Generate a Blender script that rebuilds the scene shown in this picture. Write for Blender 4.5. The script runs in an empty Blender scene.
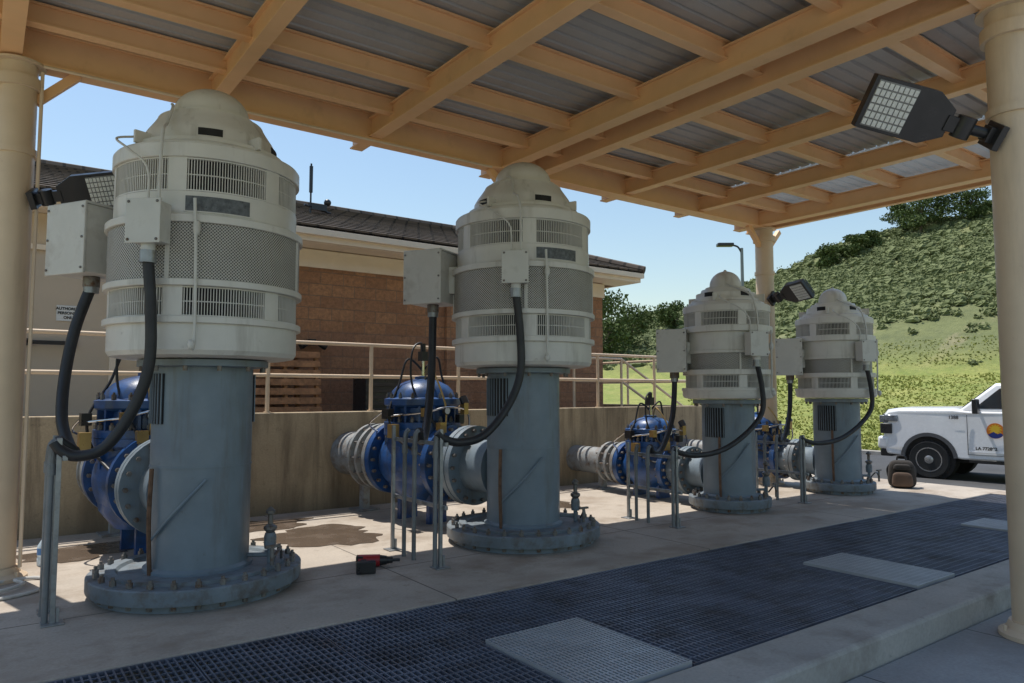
import bpy, math, random, bmesh
from mathutils import Vector, Matrix, noise
rad=math.radians
random.seed(7)
S=bpy.context.scene
COL=S.collection
# ------------------------------------------------------------------ materials
MC={}
def nt(name):
    m=bpy.data.materials.new(name); m.use_nodes=True
    t=m.node_tree; b=t.nodes['Principled BSDF']
    return m,t,b
def N(t,ty,**k):
    n=t.nodes.new(ty)
    for a,v in k.items(): setattr(n,a,v)
    return n
def setc(s,c): s.default_value=(c[0],c[1],c[2],1)
def mixc(t,fac,a,b):
    m=N(t,'ShaderNodeMix',data_type='RGBA')
    if hasattr(fac,'links'): t.links.new(fac,m.inputs[0])
    else: m.inputs[0].default_value=fac
    for v,i in((a,6),(b,7)):
        if hasattr(v,'links'): t.links.new(v,m.inputs[i])
        else: setc(m.inputs[i],v)
    return m.outputs[2]
def noi(t,vec,scale,detail=4,rough=.55):
    n=N(t,'ShaderNodeTexNoise'); n.inputs['Scale'].default_value=scale
    n.inputs['Detail'].default_value=detail; n.inputs['Roughness'].default_value=rough
    t.links.new(vec,n.inputs['Vector']); return n.outputs['Fac']
def ramp(t,fac,a,b,va=0,vb=1):
    r=N(t,'ShaderNodeMapRange'); r.inputs[1].default_value=a; r.inputs[2].default_value=b
    r.inputs[3].default_value=va; r.inputs[4].default_value=vb
    t.links.new(fac,r.inputs[0]); return r.outputs[0]
def vscale(t,vec,s):
    m=N(t,'ShaderNodeMapping'); m.inputs['Scale'].default_value=s
    t.links.new(vec,m.inputs['Vector']); return m.outputs[0]
def bump(t,b,h,st,dist=.01):
    n=N(t,'ShaderNodeBump'); n.inputs['Strength'].default_value=st; n.inputs['Distance'].default_value=dist
    t.links.new(h,n.inputs['Height']); t.links.new(n.outputs[0],b.inputs['Normal'])
def mth(t,op,a,b=None):
    m=N(t,'ShaderNodeMath',operation=op)
    for i,v in enumerate((a,b)):
        if v is None: continue
        if hasattr(v,'links'): t.links.new(v,m.inputs[i])
        else: m.inputs[i].default_value=v
    return m.outputs[0]
def dk(c,f): return tuple(x*f for x in c)
def M(name,col,rough=.5,metal=0,var=.12,scale=4,dirt=None,dlo=.5,dhi=.75,dscale=3,streak=False,bmp=.0,bsc=60,coat=0):
    if name in MC: return MC[name]
    m,t,b=nt(name); tc=N(t,'ShaderNodeTexCoord').outputs['Object']
    f=noi(t,tc,scale)
    c=mixc(t,ramp(t,f,.3,.7),dk(col,1-var),dk(col,1+var))
    if dirt:
        v=vscale(t,tc,(1,1,.12)) if streak else vscale(t,tc,(1.03,1.01,1))
        d=noi(t,v,dscale,6,.65)
        c=mixc(t,ramp(t,d,dlo,dhi),c,dirt)
        if streak: c=mixc(t,ramp(t,noi(t,tc,11,7,.75),.62,.74,0,.5),c,dirt)
    t.links.new(c,b.inputs['Base Color'])
    r=ramp(t,noi(t,tc,scale*2.3),.3,.7,max(.02,rough-.1),min(1,rough+.1)); t.links.new(r,b.inputs['Roughness'])
    b.inputs['Metallic'].default_value=metal
    if coat: b.inputs['Coat Weight'].default_value=coat; b.inputs['Coat Roughness'].default_value=.05
    if bmp: bump(t,b,noi(t,tc,bsc,5),bmp)
    MC[name]=m; return m
cream=M('cream_paint',(.66,.63,.58),.42,var=.06,dirt=(.30,.265,.22),dlo=.53,dhi=.85,dscale=5,streak=True,bmp=.04)
boxm=M('box_paint',(.60,.58,.54),.42,var=.06,dirt=(.34,.30,.26),dlo=.52,dhi=.88,dscale=4)
greyp=M('grey_blue_paint',(.18,.225,.265),.42,var=.12,dirt=(.11,.09,.07),dlo=.52,dhi=.82,dscale=4,streak=True,bmp=.08)
fl_m=M('flange_paint',(.175,.21,.24),.5,var=.18,dirt=(.10,.07,.045),dlo=.48,dhi=.76,dscale=7,bmp=.2)
boltm=M('bolt_steel',(.20,.19,.18),.5,.5,var=.3,dirt=(.13,.065,.035),dlo=.48,dhi=.68,dscale=20)
blue=M('blue_enamel',(.016,.07,.225),.38,var=.3,dirt=(.03,.045,.07),dlo=.46,dhi=.74,dscale=6,coat=.15,bmp=.15)
palegrey=M('pale_grey_paint',(.27,.29,.30),.5,var=.15,dirt=(.15,.095,.06),dlo=.46,dhi=.74,dscale=8)
black=M('black_rubber',(.02,.02,.023),.5,var=.2)
blackp=M('black_paint',(.02,.02,.022),.35,var=.1)
dark=M('dark_inside',(.016,.015,.015),.8)
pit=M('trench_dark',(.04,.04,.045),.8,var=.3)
beam=M('peach_paint',(.86,.52,.265),.42,var=.04,dirt=(.52,.30,.15),dlo=.6,dhi=1.0,dscale=2.5,bmp=.04)
colm=M('column_paint',(.68,.53,.375),.42,var=.05,dirt=(.38,.28,.19),dlo=.58,dhi=.95,dscale=3,streak=True)
railm=M('rail_paint',(.74,.58,.42),.45,var=.06,dirt=(.4,.26,.16),dlo=.6,dhi=.9,dscale=6)
deckm=M('roof_deck_metal',(.46,.45,.425),.5,.15,var=.06,scale=.7,dirt=(.32,.305,.285),dlo=.55,dhi=.85,dscale=1.2)
galv=M('galvanised_steel',(.32,.33,.34),.4,.6,var=.15,scale=12,dirt=(.2,.17,.14),dlo=.52,dhi=.8,dscale=10)
gratem=M('grate_steel',(.17,.185,.235),.45,.4,var=.25,scale=2,dirt=(.09,.08,.08),dlo=.48,dhi=.76)
plm=M('light_grate',(.47,.48,.50),.42,.4,var=.12,scale=3)
chrome=M('chrome',(.55,.55,.55),.15,1,var=.03)
steelw=M('wheel_steel',(.42,.43,.44),.3,.8,var=.08)
white=M('white_car_paint',(.80,.81,.83),.25,var=.02,coat=.6)
glass=M('dark_glass',(.02,.025,.03),.06,var=.05,coat=.5)
rubber=M('tyre_rubber',(.025,.025,.025),.85,var=.2,bmp=.2)
redp=M('red_plastic',(.36,.02,.025),.4,var=.1)
dredp=M('dark_red_plastic',(.22,.015,.02),.45,var=.2)
wood=M('pallet_wood',(.42,.21,.10),.75,var=.35,scale=9,dirt=(.17,.085,.04),dscale=8,bmp=.3)
stucco=M('tan_stucco',(.62,.48,.33),.85,var=.07,dirt=(.44,.32,.21),dlo=.55,dhi=.9,bmp=.3,bsc=90)
doorm=M('door_paint',(.56,.46,.35),.5,var=.04,dirt=(.42,.33,.25),dlo=.6,dhi=.9)
fascia=M('fascia_paint',(.82,.69,.54),.6,var=.04,dirt=(.5,.4,.3),dlo=.6,dhi=.9)
trunkm=M('bark',(.12,.09,.065),.9,var=.3,bmp=.5,bsc=20)
orange=M('orange_vinyl',(.8,.22,.02),.4,var=.02)
yellow=M('yellow_vinyl',(.85,.55,.04),.4,var=.02)
navy=M('navy_vinyl',(.02,.04,.22),.4,var=.02)
letter=M('black_lettering',(.02,.02,.02),.5,var=.01)
signm=M('sign_white',(.7,.7,.68),.5,var=.03)
bagm=M('bag_fabric',(.035,.03,.027),.85,var=.3,bmp=.4,bsc=120)
bagt=M('bag_tan_fabric',(.11,.07,.05),.85,var=.2,bmp=.4,bsc=120)
lampglass=M('headlamp_glass',(.25,.27,.30),.1,.3,var=.5,scale=20)
def concrete(name,col,dirt,dscale,dlo,dhi,joint=0,streak=False,b2=None):
    m,t,b=nt(name); tc=N(t,'ShaderNodeTexCoord').outputs['Object']
    c=mixc(t,ramp(t,noi(t,tc,1.3,6),.3,.7),dk(col,.82),dk(col,1.1))
    c=mixc(t,ramp(t,noi(t,tc,45,3),.35,.75),c,mixc(t,.4,c,dk(col,.55)))
    v=vscale(t,tc,(1.6,1.6,.25)) if streak else tc
    c=mixc(t,ramp(t,noi(t,v,dscale,7,.65),dlo,dhi),c,dirt)
    if streak:
        c=mixc(t,ramp(t,noi(t,vscale(t,tc,(5,5,.3)),1.2,6,.7),.52,.68,0,.7),c,dk(dirt,.9))
        sp=N(t,'ShaderNodeSeparateXYZ'); t.links.new(tc,sp.inputs[0])
        g=mth(t,'ADD',sp.outputs[2],mth(t,'MULTIPLY',noi(t,vscale(t,tc,(1,1,.2)),1.8,5),-.6))
        c=mixc(t,ramp(t,g,-.32,.12,.65,0),c,dk(dirt,1.05))
    c=mixc(t,ramp(t,noi(t,vscale(t,tc,(1,1,1.3)),7,6,.75),.60,.74,0,.7),c,dk(dirt,.8))
    if b2: c=mixc(t,ramp(t,noi(t,vscale(t,tc,(1,1.7,1)),.55,4,.6),.52,.66,0,.75),c,b2)
    h=noi(t,tc,70,5)
    if joint:
        br=N(t,'ShaderNodeTexBrick',offset=0.0); br.inputs['Scale'].default_value=1
        br.inputs['Brick Width'].default_value=joint; br.inputs['Row Height'].default_value=joint
        br.inputs['Mortar Size'].default_value=.008; br.inputs['Mortar Smooth'].default_value=.3
        t.links.new(tc,br.inputs['Vector'])
        c=mixc(t,br.outputs['Fac'],c,dk(col,.25))
    t.links.new(c,b.inputs['Base Color']); b.inputs['Roughness'].default_value=.85
    bump(t,b,h,.25,.006); return m
padm=concrete('pad_concrete',(.47,.41,.345),(.25,.195,.145),1.7,.50,.74,3.05,b2=(.28,.22,.165))
walkm=concrete('walk_concrete',(.36,.355,.35),(.22,.21,.20),1.2,.5,.8,1.52)
wallm=concrete('wall_concrete',(.46,.37,.25),(.145,.11,.075),1.8,.46,.74,0,True)
kerbm=concrete('kerb_concrete',(.46,.43,.385),(.24,.21,.175),2.5,.5,.78)
asph=concrete('asphalt',(.07,.071,.075),(.045,.045,.047),.7,.45,.7)
def brickm():
    m,t,b=nt('block_masonry'); tc=N(t,'ShaderNodeTexCoord').outputs['Object']
    sp=N(t,'ShaderNodeSeparateXYZ'); t.links.new(tc,sp.inputs[0])
    cb=N(t,'ShaderNodeCombineXYZ'); t.links.new(mth(t,'ADD',sp.outputs[0],sp.outputs[1]),cb.inputs[0]); t.links.new(sp.outputs[2],cb.inputs[1])
    br=N(t,'ShaderNodeTexBrick'); t.links.new(cb.outputs[0],br.inputs['Vector'])
    br.inputs['Scale'].default_value=1; br.inputs['Brick Width'].default_value=.4; br.inputs['Row Height'].default_value=.2
    br.inputs['Mortar Size'].default_value=.008; br.inputs['Mortar Smooth'].default_value=.25
    setc(br.inputs['Color1'],(.76,.39,.20)); setc(br.inputs['Color2'],(.56,.28,.15)); setc(br.inputs['Mortar'],(.46,.29,.19))
    low=ramp(t,sp.outputs[2],2.62,2.64,1,0)
    c=mixc(t,mth(t,'MULTIPLY',low,.35),br.outputs['Color'],(.50,.29,.21))
    n1=noi(t,tc,14,7,.8)
    c=mixc(t,ramp(t,n1,.42,.66,0,.7),c,(.30,.15,.085))
    t.links.new(c,b.inputs['Base Color']); b.inputs['Roughness'].default_value=.9
    h=mth(t,'ADD',mth(t,'MULTIPLY',br.outputs['Fac'],-1.0),mth(t,'MULTIPLY',n1,2.2))
    bump(t,b,h,1.0,.04); return m
blockm=brickm()
def tilem():
    m,t,b=nt('roof_tile'); tc=N(t,'ShaderNodeTexCoord').outputs['Object']
    br=N(t,'ShaderNodeTexBrick'); t.links.new(tc,br.inputs['Vector'])
    br.inputs['Scale'].default_value=1; br.inputs['Brick Width'].default_value=.3; br.inputs['Row Height'].default_value=.28
    br.inputs['Mortar Size'].default_value=.025; br.inputs['Bias'].default_value=-.1
    setc(br.inputs['Color1'],(.07,.05,.038)); setc(br.inputs['Color2'],(.125,.09,.065)); setc(br.inputs['Mortar'],(.02,.015,.012))
    c=mixc(t,ramp(t,noi(t,tc,2,5),.35,.7,0,.5),br.outputs['Color'],(.14,.11,.085))
    t.links.new(c,b.inputs['Base Color']); b.inputs['Roughness'].default_value=.85
    bump(t,b,mth(t,'MULTIPLY',br.outputs['Fac'],-1),.9,.03); return m
tile=tilem()
def perfm():
    m,t,b=nt('perforated_metal'); tc=N(t,'ShaderNodeTexCoord').outputs['Object']
    sp=N(t,'ShaderNodeSeparateXYZ'); t.links.new(tc,sp.inputs[0])
    a=mth(t,'MULTIPLY',mth(t,'ARCTAN2',sp.outputs[1],sp.outputs[0]),.76)
    k=2*math.pi/.05
    u=mth(t,'MULTIPLY',a,k); v=mth(t,'MULTIPLY',sp.outputs[2],k)
    s=mth(t,'MULTIPLY',mth(t,'SINE',mth(t,'ADD',u,v)),mth(t,'SINE',mth(t,'SUBTRACT',u,v)))
    f=ramp(t,mth(t,'ABSOLUTE',s),.28,.42)
    c=mixc(t,f,mixc(t,ramp(t,noi(t,tc,6),.3,.7),(.56,.53,.48),(.66,.63,.58)),(.09,.08,.07))
    t.links.new(c,b.inputs['Base Color']); b.inputs['Roughness'].default_value=.5
    bump(t,b,mth(t,'MULTIPLY',f,-1),.6,.006); return m
perf=perfm()
def leafm(name,c1,c2,c3):
    m,t,b=nt(name); g=N(t,'ShaderNodeNewGeometry'); tc=N(t,'ShaderNodeTexCoord').outputs['Object']
    c=mixc(t,g.outputs['Random Per Island'],c1,c2)
    c=mixc(t,ramp(t,noi(t,tc,.35,3),.4,.65,0,.7),c,c3)
    t.links.new(c,b.inputs['Base Color']); b.inputs['Roughness'].default_value=.8
    b.inputs['Specular IOR Level'].default_value=.12
    return m
leaf=leafm('tree_leaves',(.055,.085,.028),(.13,.165,.06),(.075,.105,.035))
shrub=leafm('sage_leaves',(.085,.105,.045),(.20,.225,.105),(.135,.155,.065))
tuft=leafm('grass_blades',(.20,.24,.05),(.36,.35,.11),(.27,.29,.07))
def groundm():
    m,t,b=nt('hill_grass'); tc=N(t,'ShaderNodeTexCoord').outputs['Object']
    g=N(t,'ShaderNodeSeparateXYZ'); t.links.new(tc,g.inputs[0])
    c=mixc(t,ramp(t,noi(t,tc,.09,6,.6),.35,.65),(.16,.18,.07),(.215,.225,.09))
    c=mixc(t,ramp(t,noi(t,tc,.5,6,.7),.45,.7),c,(.11,.13,.055))
    c=mixc(t,ramp(t,noi(t,vscale(t,tc,(.6,1.4,1)),.22,5,.65),.55,.68),c,(.30,.26,.155))
    c=mixc(t,ramp(t,g.outputs[2],2.6,4.6,1,0),c,mixc(t,ramp(t,noi(t,tc,.6,6,.7),.35,.65),(.20,.25,.05),(.34,.34,.095)))
    c=mixc(t,ramp(t,noi(t,tc,3.5,5,.7),.45,.8,0,.6),c,(.10,.12,.04))
    t.links.new(c,b.inputs['Base Color']); b.inputs['Roughness'].default_value=.95
    bump(t,b,noi(t,tc,2.5,8,.7),.7,.25); return m
grass=groundm()
def puddlem():
    m,t,b=nt('wet_film'); tc=N(t,'ShaderNodeTexCoord').outputs['Object']
    t.links.new(mixc(t,noi(t,tc,3),(.09,.065,.048),(.16,.12,.09)),b.inputs['Base Color'])
    t.links.new(ramp(t,noi(t,tc,4,4),.4,.7,.06,.4),b.inputs['Roughness']); return m
wet=puddlem()
def glowp():  # translucent material for the added panel that brightens the far bays
    m,t,b=nt('daylight_glow_panel'); tc=N(t,'ShaderNodeTexCoord').outputs['Object']
    tr=N(t,'ShaderNodeBsdfTranslucent'); setc(tr.inputs[0],(.7,.75,.78)); mx=N(t,'ShaderNodeMixShader'); mx.inputs[0].default_value=.28
    t.links.new(mixc(t,noi(t,tc,2),(.5,.5,.48),(.6,.6,.58)),b.inputs['Base Color'])
    t.links.new(b.outputs[0],mx.inputs[1]); t.links.new(tr.outputs[0],mx.inputs[2]); t.links.new(mx.outputs[0],t.nodes['Material Output'].inputs[0]); return m
glowm=glowp()
ledm,_t,_b=nt('led_lens'); _b.inputs['Roughness'].default_value=.15
_tc=N(_t,'ShaderNodeTexCoord').outputs['Object']
_t.links.new(mixc(_t,noi(_t,_tc,60),(.45,.46,.45),(.85,.85,.82)),_b.inputs['Base Color'])
# ------------------------------------------------------------------ mesh builder
class MB:
    def __init__(s): s.v=[];s.f=[];s.mi=[]
    def add(s,vs,fs,mi=0):
        o=len(s.v); s.v+= [tuple(v) for v in vs]; s.f+=[tuple(i+o for i in f) for f in fs]; s.mi+=[mi]*len(fs)
    def box(s,c,d,mi=0,R=None):
        c=Vector(c); vs=[]
        for z in(-1,1):
            for y in(-1,1):
                for x in(-1,1):
                    p=Vector((x*d[0]/2,y*d[1]/2,z*d[2]/2))
                    if R is not None: p=R@p
                    vs.append(c+p)
        s.add(vs,[(0,2,3,1),(4,5,7,6),(0,1,5,4),(2,6,7,3),(0,4,6,2),(1,3,7,5)],mi)
    def bb(s,x0,x1,y0,y1,z0,z1,mi=0): s.box(((x0+x1)/2,(y0+y1)/2,(z0+z1)/2),(x1-x0,y1-y0,z1-z0),mi)
    def lathe(s,prof,n=32,mi=0,T=None,caps=True):
        vs=[];fs=[]
        for r,z in prof:
            for i in range(n):
                a=2*math.pi*i/n; p=Vector((r*math.cos(a),r*math.sin(a),z))
                vs.append(T@p if T is not None else p)
        m=len(prof)
        for j in range(m-1):
            for i in range(n):
                k=(i+1)%n; fs.append((j*n+i,j*n+k,(j+1)*n+k,(j+1)*n+i))
        if caps:
            fs.append(tuple(range(n-1,-1,-1))); fs.append(tuple((m-1)*n+i for i in range(n)))
        s.add(vs,fs,mi)
    def cyl(s,p0,p1,r,n=16,mi=0,r1=None):
        p0=Vector(p0);p1=Vector(p1);d=p1-p0;L=d.length
        T=Matrix.Translation(p0)@d.to_track_quat('Z','Y').to_matrix().to_4x4()
        s.lathe([(r,0),(r if r1 is None else r1,L)],n,mi,T)
    def arc(s,r0,r1,a0,a1,z0,z1,n=6,mi=0):
        vs=[];fs=[]
        for i in range(n+1):
            a=a0+(a1-a0)*i/n; c,sn=math.cos(a),math.sin(a)
            vs+=[(r0*c,r0*sn,z0),(r1*c,r1*sn,z0),(r1*c,r1*sn,z1),(r0*c,r0*sn,z1)]
        for i in range(n):
            o=i*4;q=o+4
            for k in range(4):
                l=(k+1)%4; fs.append((o+k,q+k,q+l,o+l))
        fs.append((0,1,2,3)); e=n*4; fs.append((e+3,e+2,e+1,e))
        s.add(vs,fs,mi)
    def tube(s,pts,r,n=10,mi=0,sub=6):
        P=[Vector(p) for p in pts]; Q=[]
        if sub>1 and len(P)>2:
            for i in range(len(P)-1):
                a=P[max(i-1,0)];b=P[i];c=P[i+1];d=P[min(i+2,len(P)-1)]
                for k in range(sub):
                    t=k/sub
                    Q.append(.5*((2*b)+(c-a)*t+(2*a-5*b+4*c-d)*t*t+(3*b-a-3*c+d)*t**3))
            Q.append(P[-1])
        else: Q=P
        vs=[];fs=[]; up=Vector((.13,.31,.94)); prev=None
        for i,p in enumerate(Q):
            t=(Q[min(i+1,len(Q)-1)]-Q[max(i-1,0)]).normalized()
            if prev is None: x=t.cross(up).normalized()
            else: x=(prev-t*prev.dot(t)).normalized()
            prev=x; y=t.cross(x)
            for k in range(n):
                a=2*math.pi*k/n; vs.append(p+(x*math.cos(a)+y*math.sin(a))*r)
        for i in range(len(Q)-1):
            for k in range(n):
                l=(k+1)%n; fs.append((i*n+k,i*n+l,(i+1)*n+l,(i+1)*n+k))
        fs.append(tuple(range(n-1,-1,-1))); e=(len(Q)-1)*n; fs.append(tuple(e+k for k in range(n)))
        s.add(vs,fs,mi)
    def sphere(s,c,r,mi=0,n=12,m=8,T=None):
        prof=[(max(.001,math.sin(math.pi*j/m)),-math.cos(math.pi*j/m)) for j in range(m+1)]
        rr=r if hasattr(r,'__len__') else (r,r,r)
        X=Matrix.Translation(Vector(c))@Matrix.Diagonal((rr[0],rr[1],rr[2],1))
        if T is not None: X=T@X
        s.lathe(prof,n,mi,X)
    def obj(s,name,mats,parent=None,loc=(0,0,0),bevel=0,smooth=True,ang=35,rot=None,seg=2):
        me=bpy.data.meshes.new(name); me.from_pydata(s.v,[],s.f)
        if not hasattr(mats,'__len__'): mats=[mats]
        for m in mats: me.materials.append(m)
        me.polygons.foreach_set('material_index',s.mi)
        me.validate()
        if len(s.f)<40000:
            bm=bmesh.new(); bm.from_mesh(me); bmesh.ops.recalc_face_normals(bm,faces=bm.faces); bm.to_mesh(me); bm.free()
        if smooth:
            me.polygons.foreach_set('use_smooth',[True]*len(me.polygons))
            me.set_sharp_from_angle(angle=rad(ang))
        o=bpy.data.objects.new(name,me); COL.objects.link(o)
        if parent: o.parent=parent
        o.location=loc
        if rot: o.rotation_euler=rot
        if bevel:
            b=o.modifiers.new('bevel','BEVEL'); b.width=bevel; b.segments=seg; b.limit_method='ANGLE'; b.angle_limit=rad(50)
        return o
def tag(o,label,cat,group=None):
    o['label']=label; o['category']=cat
    if group: o['group']=group
    return o
def empty(name,loc,label,cat,group=None,rot=None):
    o=bpy.data.objects.new(name,None); COL.objects.link(o); o.location=loc; o.empty_display_size=.2
    if rot: o.rotation_euler=rot
    return tag(o,label,cat,group)
def struct(o): o['kind']='structure'; return o
def text(body,size,mat,parent,M4,name='lettering',bold=0):
    cu=bpy.data.curves.new('t','FONT'); cu.body=body; cu.size=size; cu.extrude=.001; cu.align_x='CENTER'; cu.align_y='CENTER'; cu.offset=bold
    to=bpy.data.objects.new('t',cu); COL.objects.link(to)
    bpy.context.view_layer.update()
    me=bpy.data.meshes.new_from_object(to.evaluated_get(bpy.context.evaluated_depsgraph_get()))
    bpy.data.objects.remove(to); me.materials.clear(); me.materials.append(mat)
    o=bpy.data.objects.new(name,me); COL.objects.link(o); o.parent=parent; o.matrix_local=M4; return o
# ------------------------------------------------------------------ terrain
def interp(x,t):
    if x<=t[0][0]: return t[0][1]
    for (a,b),(c,d) in zip(t,t[1:]):
        if x<=c:
            k=(x-a)/(c-a); return b+(d-b)*k
    return t[-1][1]
TT=[(-180,.02),(-50,.05),(-25,.2),(0,.25),(10,.236),(20,.208),(25,.192),(30,.172),(35,.145),(40,.112),(47,.085),(60,.05),(90,.03),(180,.02)]
ZF=[(-180,0),(-60,0),(-30,2.6),(50,2.6),(75,.4),(180,0)]
def hz(x,y):
    d=math.hypot(x,y); az=math.degrees(math.atan2(y,x))
    R=1.6+112*interp(az,TT); zf=interp(az,ZF)
    if d<27: z=-.22
    elif d<50:
        t=(d-27)/23; z=-.22+(zf+.22)*(t*t*(3-2*t)*.5+t*.5)
    elif d<112:
        t=(d-50)/62; z=zf+(R-zf)*(t**.85*(1-.12*math.sin(math.pi*t)))
    else:
        z=R*max(.35,1-(d-112)/500)
    if d>45:
        k=min(1,(d-45)/30); z+=k*(noise.noise(Vector((x*.045,y*.045,0)))*2.2+noise.noise(Vector((x*.16,y*.16,3)))*.7)
    return z
def terrain():
    radii=[0,6,12,18,23,25,27]+[27+i*1.6 for i in range(1,60)]+[126,132,140,150,165,190,230,300,420,700,1200,2500]
    n=300; vs=[(0,0,-.22)]; fs=[]
    for r in radii[1:]:
        for i in range(n):
            a=2*math.pi*i/n; x,y=r*math.cos(a),r*math.sin(a); vs.append((x,y,hz(x,y)))
    for i in range(n): fs.append((0,1+i,1+(i+1)%n))
    for j in range(len(radii)-2):
        for i in range(n):
            k=(i+1)%n; a=1+j*n; b=a+n; fs.append((a+i,b+i,b+k,a+k))
    m=MB(); m.add(vs,fs); o=m.obj('ground',grass); struct(o)
terrain()
def sheet(name,mat,x0,x1,y0,y1,z0,z1,bevel=0):
    m=MB(); m.bb(x0,x1,y0,y1,z0,z1); o=m.obj(name,mat,bevel=bevel,smooth=False); return struct(o)
YG=4.86
sheet('road',asph,13.62,20.4,-17,17.5,-.4,-.15)
sheet('kerb',kerbm,20.4,20.58,-17,17.4,-.4,-.04,.02)
sheet('pavement',walkm,-15,13.6,-15,2.48,-.4,-.182)
sheet('pavement',walkm,12.0,13.6,9.62,17,-.4,-.15)
sheet('concrete_pad',padm,-8,13.6,YG+.02,9.62,-.5,0,.012)
sheet('concrete_pad',kerbm,-8,13.6,2.5,2.9,-.5,0,.025)
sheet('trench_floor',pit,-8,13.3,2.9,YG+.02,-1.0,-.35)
sheet('concrete_pad',padm,13.02,13.6,2.9,YG+.02,-.5,-.001)
sheet('terrace_ground',kerbm,-15,11.9,9.87,24,-.3,1.25)
m=MB(); m.bb(-8,12.0,9.62,9.87,-.3,1.33); m.bb(11.8,12.0,9.87,24,-.3,1.33)
o=m.obj('retaining_wall',wallm,bevel=.015,smooth=False); tag(o,'stained tan concrete retaining wall behind the pumps','wall')
def puddle(cx,cy,rx,ry,z=.004):
    n=48; vs=[(cx,cy,z)]
    for i in range(n):
        a=2*math.pi*i/n; k=1+.5*noise.noise(Vector((math.cos(a)*1.3+cx,math.sin(a)*1.3+cy,1)))+.3*noise.noise(Vector((math.cos(a)*4+cx,math.sin(a)*4,2)))
        vs.append((cx+rx*k*math.cos(a),cy+ry*k*math.sin(a),z))
    m=MB(); m.add(vs,[(0,1+i,1+(i+1)%n) for i in range(n)]); struct(m.obj('puddle_water',wet,smooth=False))
puddle(3.2,7.9,.7,.55); puddle(.9,8.5,.5,.4)
puddle(2.7,8.9,.6,.35,.0045); puddle(6.6,8.2,.4,.6)
# ------------------------------------------------------------------ grating
GP='steel grates over the trench'
def grate(x0,x1,y0,y1,z,mat,pitch,cross,th,label,name='floor_grate'):
    m=MB()
    m.bb(x0,x0+.008,y0,y1,z-.035,z); m.bb(x1-.008,x1,y0,y1,z-.035,z)
    m.bb(x0+.008,x1-.008,y0,y0+.008,z-.035,z); m.bb(x0+.008,x1-.008,y1-.008,y1,z-.035,z)
    n=int((x1-x0)/pitch)
    for i in range(1,n): 
        x=x0+(x1-x0)*i/n; m.bb(x-th/2,x+th/2,y0+.008,y1-.008,z-.032,z-.001)
    k=int((y1-y0)/cross)
    for i in range(1,k):
        y=y0+(y1-y0)*i/k; m.bb(x0+.008,x1-.008,y-.005,y+.005,z-.012,z-.003)
    o=m.obj(name,mat,smooth=False,loc=(0,0,0)); tag(o,label,'grate',GP)
bx=[-3.4,-2.5,-1.6,-.7,.2,1.1,1.9,2.68,3.48,4.4,5.35,6.28,6.98,7.9,8.8,9.64,10.34,11.2,12.1,13.0]
for a,b in zip(bx,bx[1:]):
    jz=-.004+random.uniform(-.003,.002)
    if a in(2.68,6.28,9.64):
        grate(a+.01,b-.01,2.92,3.95,.014,plm,.03,.055,.014,'pale metal access grate set into the dark trench grating')
        grate(a+.005,b-.005,3.96,YG,jz,gratem,.040,.08,.010,'dark steel bar grate over the drain trench')
    else: grate(a+.005,b-.005,2.92,YG,jz,gratem,.040,.08,.010,'dark steel bar grate over the drain trench')
# ------------------------------------------------------------------ canopy
UP=.10
can=empty('canopy',(0,0,UP),'peach painted steel canopy with metal deck over the pumps','canopy')
def column(x,y,z0,r=.155,ztop=4.42):
    z0-=UP
    m=MB(); X=Matrix.Translation((x,y,0)); m.lathe([(r,z0),(r,ztop)],32,0,X)
    m.lathe([(r+.02,3.60),(r+.02,3.66)],32,0,X)
    m.lathe([(r+.035,4.20),(r+.035,4.30)],32,0,X); m.lathe([(r+.06,ztop),(r+.06,ztop+.02)],32,0,X)
    m.lathe([(r+.09,z0),(r+.09,z0+.03),(r+.04,z0+.06),(r+.02,z0+.11)],32,0,X)
    for k in range(4):
        a=rad(45+90*k); m.cyl((x+(r+.065)*math.cos(a),y+(r+.065)*math.sin(a),z0+.02),(x+(r+.065)*math.cos(a),y+(r+.065)*math.sin(a),z0+.08),.014,6)
    m.obj('column',colm,can)
CX,CY=6.29,2.07
column(.16,7.7,0); column(5.75,7.72,0); column(11.3,7.7,0); column(CX,CY,-.18,.17)
def bmb(name,x0,x1,y0,y1,z0,z1):
    m=MB(); t=.018; q=.035
    m.bb(x0,x1,y0,y1,z0,z0+t); m.bb(x0,x1,y0,y1,z1-t,z1)
    if x1-x0>y1-y0: m.bb(x0,x1,y0+q,y1-q,z0+t,z1-t)
    else: m.bb(x0+q,x1-q,y0,y1,z0+t,z1-t)
    return m.obj(name,beam,can,bevel=.003,smooth=False)
bmb('rear_beam',-1.2,11.45,7.58,7.82,4.44,4.76)
bmb('rear_purlin',-1.2,11.45,7.98,8.10,4.56,4.765)
bmb('front_beam',-1.2,11.45,1.98,2.2,4.435,4.76)
for x,w,z0 in((.1,.16,4.46),(1.82,.14,4.47),(3.6,.16,4.465),(5.5,.18,4.455),(6.05,.18,4.455),(7.75,.14,4.475),(9.45,.14,4.475),(11.1,.19,4.45)):
    bmb('cross_beam',x-w/2,x+w/2,1.6,8.14,z0,4.70)
for i,y in enumerate((1.7,3.0,4.1,5.2,6.3,7.1)):
    bmb('purlin',-1.18,11.43,y-.055,y+.055,4.575,4.762)
bmb('edge_beam',11.46,11.56,1.58,8.2,4.46,4.80)
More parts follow.
